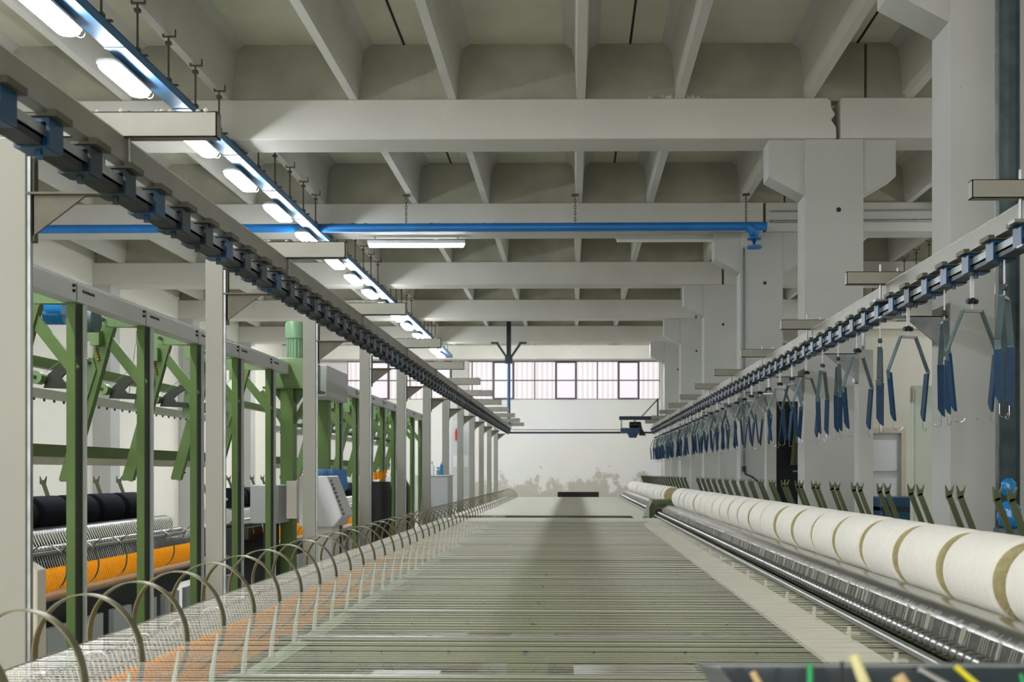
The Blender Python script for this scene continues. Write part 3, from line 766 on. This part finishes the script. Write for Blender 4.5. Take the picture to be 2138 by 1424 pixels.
# second set of ends falling from the guide wire to the carriage
m = MB(); y = 2.26
while y < Y1:
    m.tube([(XL_ + .004, y, ZS), (-1.712, y + .001, ZS - .30)], .0004, 3, caps=False); y += PITCH / 2.5
tag(m.build('falling_yarn_curtain', 'yarn'), 'fine curtain of yarn ends falling from the left guide wire', 'yarn curtain', kind='stuff')
o = MB().box(-.40, .62, Y3 + .02, Y3 + .3, -.60, -.475).build('black_box', 'black', bevel=.005); tag(o, 'flat black box at the far end of the yarn sheet', 'box')
tb = MB().box(-1.6, 1.3, Y3 + .0, Y3 + .02, -.75, -.615); tag(tb.build('end_plate', 'cream'), 'cream plate closing the far end of the yarn sheet', 'plate')
o = MB().box(-.45, .67, Y3 + .05, Y3 + .35, ZF, -.60).build('end_cabinet', 'plastic', bevel=.005); tag(o, 'grey cabinet standing under the flat black box', 'cabinet')

# ------------------------------------------------------------------ the green machine on the left
gm = thing('green_spinning_machine', 'green framed spinning machine with white top rail beyond the pale posts', 'spinning machine', (0, 0, ZF))
GX = -2.90; GP = .94; GY = [5.8 + GP * k for k in range(-2, 15)]
for (ya, yb) in ((3.6, 10.1), (12.0, 19.3)):
    MB().box(GX - .10, GX, ya, yb, H + 1.0, H + 1.106).build('top_rail', 'whitepaint', gm, bevel=.004); MB().box(GX - .10, GX + .004, ya, yb, H + 1.106, H + 1.120).build('rail_lit_edge', 'brightwhite', gm)  # brighter white strip paints the lit top edge of the rail
m = MB()
for y in GY:
    if 10.1 < y < 12: continue
    for dy, zz in ((-.06, 1.085), (-.06, 1.055)): m.lathe([(0, .009), (.012, .009)], 'x', (GX, y + dy, H + zz), 8)
m.build('rail_bolts', 'dark', gm)
m = MB()
for y in GY:
    if 10.1 < y < 12: continue
    for q in range(7): m.box(GX, GX + .002, y + .05 + q * .022, y + .066 + q * .022, H + 1.062, H + 1.078)
    m.box(GX, GX + .0015, y - .02, y - .015, H + 1.002, H + 1.116)
m.build('rail_marks', 'black', gm)
first = None
for y in GY:
    if 10.4 < y < 11.7: continue
    if first is None:
        p = MB(); p.box(-.07, -.02, 0, .012, 0, H + 1.0); p.box(-.07, -.062, .012, .10, 0, H + 1.0); p.box(-.07, -.02, .088, .10, 0, H + 1.0)
        first = p.build('frame_post', 'green', gm, (GX, y, 0)); 
        MB().box(-.0195, .004, .094, .10, 0, H + 1.0).build('edge_strip', 'plastic', first)
        MB().box(-.061, -.022, .013, .087, 0, H + 1.0).build('recess_shade_panel', 'greend', first)  # dark flush panel paints the shade inside the post channel
        # cross frame
        k = MB(); k.box(-.50, -.02, .02, .07, H + .995, H + 1.10); k.box(-.42, -.28, .0, .02, H + .90, H + 1.0); hb_ = k.build('header_beam', 'green2', gm, (GX, y, 0))
        MB().lathe([(-.02, .014), (.0, .014)], 'y', (-.30, .0, H + 1.04), 10).build('bolt', 'greend', hb_)
        k = MB(); k.beam((-.27, .0, H + .99), (-.56, .0, H - .06), .085, .012); k.beam((-.235, .03, H + .99), (-.525, .03, H - .06), .010, .05); k.beam((-.305, .03, H + .99), (-.595, .03, H - .06), .010, .05)
        arm = k.build('swing_arm', 'green', gm, (GX, y, 0))
        k = MB(); k.prism_y([(-.46, H + .78), (-.36, H + .78), (-.34, H + .70), (-.42, H + .44), (-.50, H + .50)], -.02, -.008); k.build('arm_plate', 'green2', arm)
        k = MB(); k.lathe([(-.028, .008), (-.02, .008)], 'y', (-.38, 0, H + .745), 8); k.lathe([(-.028, .008), (-.02, .008)], 'y', (-.42, 0, H + .745), 8); k.lathe([(-.01, .008), (-.004, .008)], 'y', (-.475, 0, H + .0), 8); k.build('bolt', 'greend', arm)
        k = MB(); k.beam((-.30, .02, H + .94), (-.03, .02, H + .60), .07, .02); br = k.build('knee_brace', 'green', gm, (GX, y, 0))
        k = MB(); k.lathe([(-.06, .045), (.02, .045)], 'y', (-.68, -.1, H + .635), 16); hub = k.build('roller_hub', 'green2', gm, (GX, y, 0))
        MB().lathe([(-.072, .012), (-.06, .012)], 'y', (-.68, -.1, H + .635), 8).build('hub_bolt', 'greend', hub)
        k = MB(); k.prism_y([(-.66, H + .57), (-.63, H + .66), (-.58, H + .70), (-.40, H + .80), (-.36, H + .76), (-.50, H + .68), (-.54, H + .64), (-.52, H + .61), (-.42, H + .60), (-.42, H + .56)], -.09, -.07); cvd = k.build('curved_lever', 'greend', gm, (GX, y, 0))
        k = MB(); k.box(-.36, -.30, -.06, .0, H + .86, H + .96); k.build('stop_block', 'green2', hb_)
        k = MB(); k.tube([(-.52, .06, H + 1.0), (-.50, -.1, H + .60)], .003, 5); k.tube([(-.30, .06, H + 1.0), (-.66, -.1, H + .66)], .002, 5); cb_ = k.build('pull_cord', 'steel', gm, (GX, y, 0))
        k = MB(); 
        for q in range(5): k.lathe([(-.012, .0), (0, .010), (.012, .0)], 'z', (-.34 + .004 * q, -.02, H + .84 - q * .018), 6)
        tas = k.build('brass_chain', 'brass', gm, (GX, y, 0))
        grp = [first, hb_, arm, br, hub, cvd, cb_, tas]
    else:
        for g in grp: o = dup(g); o.location = (GX, y, 0)
for (ya, yb) in ((3.6, 10.1), (11.9, 19.5)):
    MB().box(-3.63, -3.59, ya, yb, H + .505, H + .568).build('light_cover', 'brightwhite', gm)
    k = MB(); y = ya
    while y < yb: k.box(-3.60, -3.594, y, y + .02, H + .485, H + .503); y += .13
    k.build('cover_hooks', 'dark', gm)
    MB().box(-3.66, -3.60, ya, yb, H + .11, H + .195).build('lower_rail', 'sage', gm)
    MB().box(-3.65, -3.605, ya, yb, H + .055, H + .11).build('lint_strip', 'cream', gm)
    MB().box(-4.1, -4.04, ya, yb, H + .80, H + .88).build('rear_rail', 'green', gm)
    k = MB(); k.lathe([(ya, .09), (yb, .09)], 'y', (-4.17, 0, H - .52), 20); k.lathe([(ya, .09), (yb, .09)], 'y', (-4.43, 0, H - .52), 20); k.build('surface_drum', 'steel', gm)
    k = MB(); prof = []; y = ya
    while y < yb: prof += [(y, .016), (y + .004, .026), (y + .04, .026), (y + .044, .016)]; y += .056
    k.lathe(prof, 'y', (-4.02, 0, H - .58), 10); k.build('fluted_roller', 'steel', gm)
    k = MB(); k.tube([(-3.97, ya, H - .61), (-3.97, yb, H - .61)], .02, 8); k.build('front_rod', 'chrome', gm)
    k = MB(); y = ya
    while y < yb: k.tube([(-4.08, y, H - .45), (-4.03, y, H - .56)], .004, 4); y += .04
    k.build('roving_strands', 'yarn', gm)['kind'] = 'stuff'
    k = MB(); k.box(-3.70, -3.52, ya, yb, H - .98, H - .86); k.box(-4.5, -3.9, ya, yb, H - .8, H - .66); k.box(-4.45, -4.05, ya, yb, .1, H - .8); k.build('dark_carriage', 'black', gm)
    k = MB(); k.box(-3.70, -3.50, ya, yb, H - .86, H - .845); k.build('carriage_strip', 'steel', gm)
    k = MB(); k.box(-3.75, -3.2, ya, yb, 0.02, .12); k.build('track_base', 'galvd', gm)
    y = ya + .1; first = None
    while y < yb:
        if first is None:
            k = MB(); k.hoop((0, 0, 0), .17, .014, .004, R(-60), R(200), 24); first = k.build('hoop', 'hoop', gm, (-3.72, y, H - .68)); first.rotation_euler.z = R(-14)
            k = MB(); k.box(-3.50, -3.46, .0, .30, .35, .62); k.box(-3.5, -3.44, .02, .28, .30, .35); pb = k.build('grey_panel', 'plastic', gm, (0, y, 0))
            f2 = MB(); f2.beam((-4.50, 0, H - .08), (-4.38, 0, H - .42), .03, .016); f2.prism_y([(-4.525, H - .10), (-4.478, H - .09), (-4.47, H - .03), (-4.485, H - .06), (-4.51, H - .065), (-4.525, H - .03)], -.008, .008); f2o = f2.build('fork_arm', 'olive', gm, (0, y, 0))
        else:
            o = dup(first); o.location.y = y
            o = dup(pb); o.location.y = y
            o = dup(f2o); o.location.y = y
        y += .47
merged_cops(-3.76, -.76, 4.0, 10.0, -TILT, 'yarn_cops_on_green_machine', 'row of orange cops on the green machine behind the posts')
merged_cops(-3.76, -.76, 12.1, 19.0, -TILT, 'yarn_cops_on_green_machine', 'row of orange cops on the green machine beyond its motor')
bb0 = make_bobbin('blackrov', 'blackrov', name='black_bobbin'); n = 0; y = 4.0
while y < 19.2:
    if not 9.9 < y < 12.2:
        n += 1; lab = 'black roving bobbin on the green machine behind the posts, %s from the camera' % ordw(n)
        if n == 1: o = bb0; o.location = (-4.3, y, -.33 + EYE); o['label'] = lab
        else: o = dup_thing(bb0, (-4.3, y, -.33), lab)
        o['group'] = 'black bobbins on the green machine'
    y += .5
# headstock with upright motor
k = MB(); k.box(-3.12, -2.74, 10.12, 10.75, H + .87, H + 1.17); k.build('headstock_box', 'green2', gm, bevel=.008)
k = MB(); k.box(-3.16, -2.70, 10.08, 10.8, H + .855, H + .875); k.prism_y([(-3.1, H + .855), (-2.76, H + .855), (-2.87, H + .70), (-2.99, H + .70)], 10.2, 10.3); k.box(-2.99, -2.86, 10.12, 10.26, 0, H + .86); k.beam((-3.2, 10.2, H + .84), (-2.98, 10.2, H + .5), .04, .04); k.beam((-2.7, 10.2, H + .84), (-2.88, 10.2, H + .5), .04, .04)
k.build('headstock_leg', 'green', gm)
k = MB(); k.lathe([(1.17, .10), (1.19, .10), (1.20, .078), (1.40, .078)], 'z', (-2.92, 10.4, H), 20)
for q in range(16): a = 2 * PI * q / 16; k.beam((-2.92 + .082 * math.cos(a), 10.4 + .082 * math.sin(a), H + 1.20), (-2.92 + .082 * math.cos(a), 10.4 + .082 * math.sin(a), H + 1.40), .008, .008)
k.build('motor', 'motor', gm)
k = MB(); k.lathe([(1.40, .098), (1.55, .098), (1.575, .085), (1.58, .0)], 'z', (-2.92, 10.4, H), 20); k.build('motor_cap', 'motor', gm)
k = MB(); k.box(-3.02, -2.72, 10.95, 11.95, H + .84, H + 1.19); k.build('white_housing', 'whitepaint', gm, bevel=.01)
MB().box(-2.98, -2.84, 11.5, 11.62, 0, H + .84).build('housing_leg', 'green', gm)
k = MB(); k.lathe([(-.07, .075), (.05, .075)], 'x', (-3.17, 6.1, H + .985), 20); o = k.build('blue_drum', 'bluebag', gm)
k = MB(); k.lathe([(-.07, .08), (.03, .08)], 'x', (-3.16, 6.5, H + 1.0), 24); k.build('grey_drum', 'galvd', gm)

# machine end box beside the first post
t = thing('end_cabinet', 'cream end cabinet with a round black hole beside the first pale post', 'cabinet', (-2.85, 5.05, ZF))
MB().prism_y([(-.12, 0), (.115, 0), (.115, H - .50), (.02, H - .44), (-.12, H - .44)], 0, .09).build('housing', 'cream', t, bevel=.006)
MB().lathe([(-.004, .055), (.0, .055)], 'y', (-.045, 0, H - .60), 20).build('opening', 'black', t)
# control console
t = thing('control_console', 'white sloping control console with buttons behind the third pale post', 'control console', (-2.32, 9.1, ZF))
MB().prism_y([(-.20, H - .50), (.12, H - .50), (.20, H - .40), (.06, H - .03), (-.20, H - .03)], 0, .45).build('console', 'whitepaint', t, bevel=.01)
MB().box(-.16, .08, .1, .4, 0, H - .50).build('stand', 'whitepaint', t)
k = MB()
for q in range(9): k.lathe([(.0, .014), (.02, .014)], 'x', (.07 + .0145 * q, .06, H - .07 - q * .038), 8)
k.build('buttons', 'brown', t)
t = thing('switch_cabinet', 'grey white cabinet hanging between green posts left of the console', 'cabinet', (-2.98, 9.75, ZF))
MB().box(-.20, .08, 0, .4, H - .50, H - .12).build('housing', 'plastic', t, bevel=.01)
MB().box(-.1, .0, .1, .3, 0, H - .50).build('stand', 'greend', t)
MB().box(.16, .26, .0, .4, H - .45, H - .08).build('side_door', 'cream', t)
# blue cloth over a rail, orange cones in a black bin
k = MB(); n = 16; vs = []; 
for i in range(n + 1):
    for j, z in enumerate((.04, -.03, -.12, -.2)):
        vs.append((-2.95 + .35 * i / n, 11.35 + .05 * math.sin(i * 1.3) * (j / 3) + .02 * j, z + (.03 * math.sin(i * 2.1) if j == 3 else 0)))
fs = [(i * 4 + j, i * 4 + 4 + j, i * 4 + 5 + j, i * 4 + 1 + j) for i in range(n) for j in range(3)]
k.add(vs, fs, True); o = k.build('blue_cloth', 'bluecloth'); sd = o.modifiers.new('s', 'SOLIDIFY'); sd.thickness = .01
tag(o, 'bright blue cloth draped on the machine between green posts', 'cloth')
t = thing('yarn_bin', 'black bin heaped with orange yarn between the green posts', 'bin', (-2.62, 13.4, ZF))
MB().lathe([(0, .13), (H - .25, .17), (H - .12, .15)], 'z', (0, 0, 0), 18).build('bin', 'black', t)
k = MB()
for q in range(9): k.lathe([(-.05, .03), (.05, .012)], 'z', (random.uniform(-.09, .09), random.uniform(-.09, .09), H - .06 + random.random() * .05), 8)
k.build('yarn_heap', 'orange', t)
o = MB().prism_y([(-.08, 0), (.10, 0), (.09, H - .18), (.03, H - .08), (-.04, H - .10)], 0, .2).build('black_sack', 'black', None, (-2.36, 13.6, ZF), bevel=.02)
tag(o, 'tall black sack standing left of the fifth pale post', 'sack')
# white cabinet far along the left, bottles on it
t = thing('white_cabinet', 'tall white cabinet with slanted side far along the pale posts', 'cabinet', (-2.06, 15.2, ZF))
MB().prism_y([(-.40, 0), (.14, 0), (.14, H - .055), (-.24, H - .055)], 0, .6).build('housing', 'plastic', t, bevel=.015)
MB().box(-.22, .16, -.01, .6, H - .055, H - .035).build('top', 'whitepaint', t)
def bottle(x, y, z, h, r, m1, m2, lab):
    t = thing('bottle', lab, 'bottle', (x, y, z))
    MB().lathe([(0, r), (h * .6, r), (h * .75, r * .4), (h * .82, r * .35)], 'z', (0, 0, 0), 14).build('body', m1, t)
    k = MB(); k.lathe([(h * .82, r * .45), (h, r * .4)], 'z', (0, 0, 0), 10); k.box(-r * 1.1, r * .3, -.008, .008, h * .93, h); k.build('cap', m2, t)
bottle(-2.19, 15.35, -.035, .21, .042, 'paper', 'whitepaint', 'white spray bottle on the tall white cabinet')
bottle(-2.05, 15.4, -.035, .22, .026, 'bluepipe', 'paper', 'blue bottle with white cap on the tall white cabinet')
bottle(-2.11, 15.5, -.035, .12, .03, 'motor', 'dark', 'small green bottle between the white and blue bottles')
for i, (px, py, y, w_, h_) in enumerate(((951, 963, 22.0, .11, .26), (973, 963, 22.4, .09, .26))):
    x = (px - 1198) / F * y; z = (987 - py) / F * y
    o = MB().box(x - w_ / 2, x + w_ / 2, y, y + .01, z - h_ / 2, z + h_ / 2).build('paper_notice', 'paper'); tag(o, ('left' if i == 0 else 'right') + ' white paper notice pinned among the far pale posts', 'notice')
    bd = MB().box(x - w_ / 2 - .05, x + w_ / 2 + .05, y + .012, y + .05, ZF, z + .9).build('notice_board', 'whitepaint'); tag(bd, 'narrow white panel behind the %s paper notice' % ('left' if i == 0 else 'right'), 'panel')
o = MB().lathe([(0, .028), (.18, .03), (.22, .012), (.26, .012)], 'z', (0, 0, 0), 12).build('fire_extinguisher', 'red', None, (-2.60, 21.985, .72)); tag(o, 'small red cylinder high among the far pale posts', 'extinguisher')

# ------------------------------------------------------------------ right edge, near
t = thing('galvanised_channel', 'tall galvanised channel post standing in front of the nearest column', 'post', (2.70, 6.25, ZF))
k = MB(); k.box(-.065, .065, 0, .006, 0, 5.25); k.box(-.065, -.059, -.05, 0, 0, 5.25); k.box(.059, .065, -.05, 0, 0, 5.25); k.build('channel', 'galvd', t)
k = MB(); k.box(-.09, -.072, -.055, -.045, 1.2, 5.25); k.build('edge_flange', 'galv', t)
t = thing('steel_upright', 'dark steel upright at the right edge of the picture', 'post', (2.93, 6.1, ZF))
k = MB(); k.beam((0, 0, 0), (-.11, 0, 2.4), .02, .05); k.build('strut', 'galv', t); MB().box(-.05, .08, 0, .1, 0, 2.35).build('upright', 'galvd', t)
for i, (x, z, r) in enumerate(((2.655, -.26, .07), (2.65, -.09, .045))):
    k = MB(); k.lathe([(-r * 1.3 * math.cos(PI * a / 14), r * (.02 + math.sin(PI * a / 14)) * (1 + .06 * math.sin(a * 2.2))) for a in range(15)], 'z', (0, 0, 0), 24)
    o = k.build('blue_bag', 'bluebag', None, (x, 6.1, z)); tag(o, ('lower' if i == 0 else 'upper') + ' shiny blue plastic bag between the channel post and right edge', 'bag')
o = MB().box(2.60, 2.78, 5.98, 6.2, ZF, -.34).build('bag_stand', 'galvd'); tag(o, 'grey stand holding the blue bags', 'stand')
o = MB().box(2.78, 2.98, 5.8, 6.0, .02, .34).build('junction_box', 'black', bevel=.01); tag(o, 'black junction box at the right edge', 'box')
t = thing('pale_cabinet', 'pale green metal cabinet between the two nearest columns', 'cabinet', (3.12, 9.2, ZF))
MB().box(.0, .62, 0, .08, 0, H + .80).build('housing', 'mint', t, bevel=.004); MB().box(.02, .60, -.012, 0, .1, H + .77).build('door', 'mint', t)
t = thing('blue_machine', 'low blue machine in the aisle below the white door', 'machine', (3.52, 10.5, ZF))
MB().box(-.3, .6, 0, .6, 0, H - .26).build('body', 'blue', t, bevel=.02); MB().box(-.3, .6, -.02, .6, H - .40, H - .36).build('top_edge', 'black', t)
k = MB(); k.lathe([(-.07, .09), (.07, .09)], 'y', (.26, .2, H - .12), 20); k.build('orange_reel', 'orange', t)
# gear hanging between the second and third columns
t = thing('hose_rack', 'rack with olive sacks and hoses seen between the second and third columns', 'rack', (3.05, 13.0, ZF))
k = MB(); k.box(-.35, .5, .3, .34, 0, H + .95); k.build('back_panel', 'dark', t)
k = MB()
for q in range(7): x = -.15 + q * .055; k.tube([(x, .1, H + .85), (x + .02, .08, H + .55), (x - .03, .1, H + .1)], [.02, .04, .03], 7)
k.build('sack', 'olivecloth', t)
k = MB(); k.tube([(-.02, .05, H + .95), (-.03, .05, H + .45)], .03, 7); k.build('yellow_hose', 'palewood', t)
k = MB(); k.tube([(-.2, 0, H + .02), (.12, 0, H + .02), (.12, 0, H - .25)], .012, 7); k.tube([(-.1, 0, H - .1), (.0, 0, H - .12)], .03, 8); k.build('pipe_frame', 'chrome', t)
o = MB().box(3.02, 3.5, 12.9, 13.0, ZF, ZF + .7).build('low_crate', 'black'); tag(o, 'black crate on the floor below the olive sacks', 'crate')
# compressed-air pipe with gun on the third column
t = thing('air_pipe', 'thin pipe with an air gun hanging along the third column', 'pipe', (2.57, 15.075, ZF))
k = MB(); k.tube([(0, 0, H + 3.4), (0, 0, H + .1)], .014, 7); k.build('pipe', 'galvd', t)
k = MB(); k.tube([(0, 0, H + .1), (.02, -.02, H - .02), (.12, -.02, H - .06), (.55, -.02, H - .42)], .014, 7); k.lathe([(.02, .03), (.1, .03)], 'z', (.0, 0, H), 8); k.build('air_gun', 'dark', t)

# ------------------------------------------------------------------ tray in the foreground
t = thing('tool_cabinet', 'dark cabinet top at the bottom right corner, nearest to the camera', 'cabinet', (.62, 1.5, ZF))
MB().box(-.40, .46, -.30, .12, .4, H - .40).build('body', 'traymat', t)
k = MB(); k.box(-.40, .46, .105, .12, H - .40, H - .312); k.box(-.40, -.385, -.3, .105, H - .40, H - .316); k.box(.445, .46, -.3, .105, H - .40, H - .316); k.build('tray_wall', 'traymat', t)
k = MB(); k.box(-.42, .47, .105, .125, H - .312, H - .309); k.prism_y([(-.42, H - .312), (-.385, H - .312), (-.385, H - .30 - .012), (-.42, H - .309)], -.3, .105); k.build('rim', 'galv', t)
MB().box(-.36, -.3, -.2, .05, 0, .4).build('leg', 'galvd', t); MB().box(.36, .42, -.2, .05, 0, .4).build('leg', 'galvd', t)
def stick(px, py, px2, py2, d, r, m1, nm, lab, cat='stick'):
    x, z = (px - 1198) / F * d, (987 - py) / F * d; x2, z2 = (px2 - 1198) / F * d, (987 - py2) / F * d
    k = (-.402 - z) / (z2 - z); xe = x + (x2 - x) * k
    o = MB().tube([(x - x, 0, 0), (xe - x, -.03, -.402 - z)], [r * .7, r], 10).build(nm, m1, None, (x, d, z)); tag(o, lab, cat)
stick(1690, 1386, 1688, 1424, 1.50, .006, 'greenstick', 'green_rod', 'bright green rod standing in the dark tray', 'rod')
stick(1570, 1402, 1582, 1424, 1.48, .007, 'tan', 'wooden_dowel', 'tan wooden dowel leaning near the tray corner', 'dowel')
stick(1780, 1366, 1800, 1424, 1.46, .011, 'palewood', 'wooden_stick', 'thick pale yellow stick, tallest in the dark tray', 'stick')
stick(1757, 1380, 1750, 1424, 1.50, .004, 'black', 'black_spike', 'thin black spike left of the pale yellow stick', 'spike')
stick(1872, 1410, 1880, 1424, 1.47, .014, 'tan', 'wooden_peg', 'fat round tan wooden peg in the middle of the tray', 'peg')
stick(1992, 1390, 2030, 1424, 1.46, .006, 'yellow', 'yellow_stick', 'slanting yellow plastic stick right of the tray middle', 'stick')
stick(1916, 1396, 1965, 1424, 1.50, .007, 'steel', 'steel_rod', 'slanting steel rod beside the slanting yellow stick', 'rod')
stick(2127, 1405, 2129, 1424, 1.50, .004, 'greenstick', 'green_rod', 'short green rod at the tray right end', 'rod')
print('objects', len(bpy.data.objects))
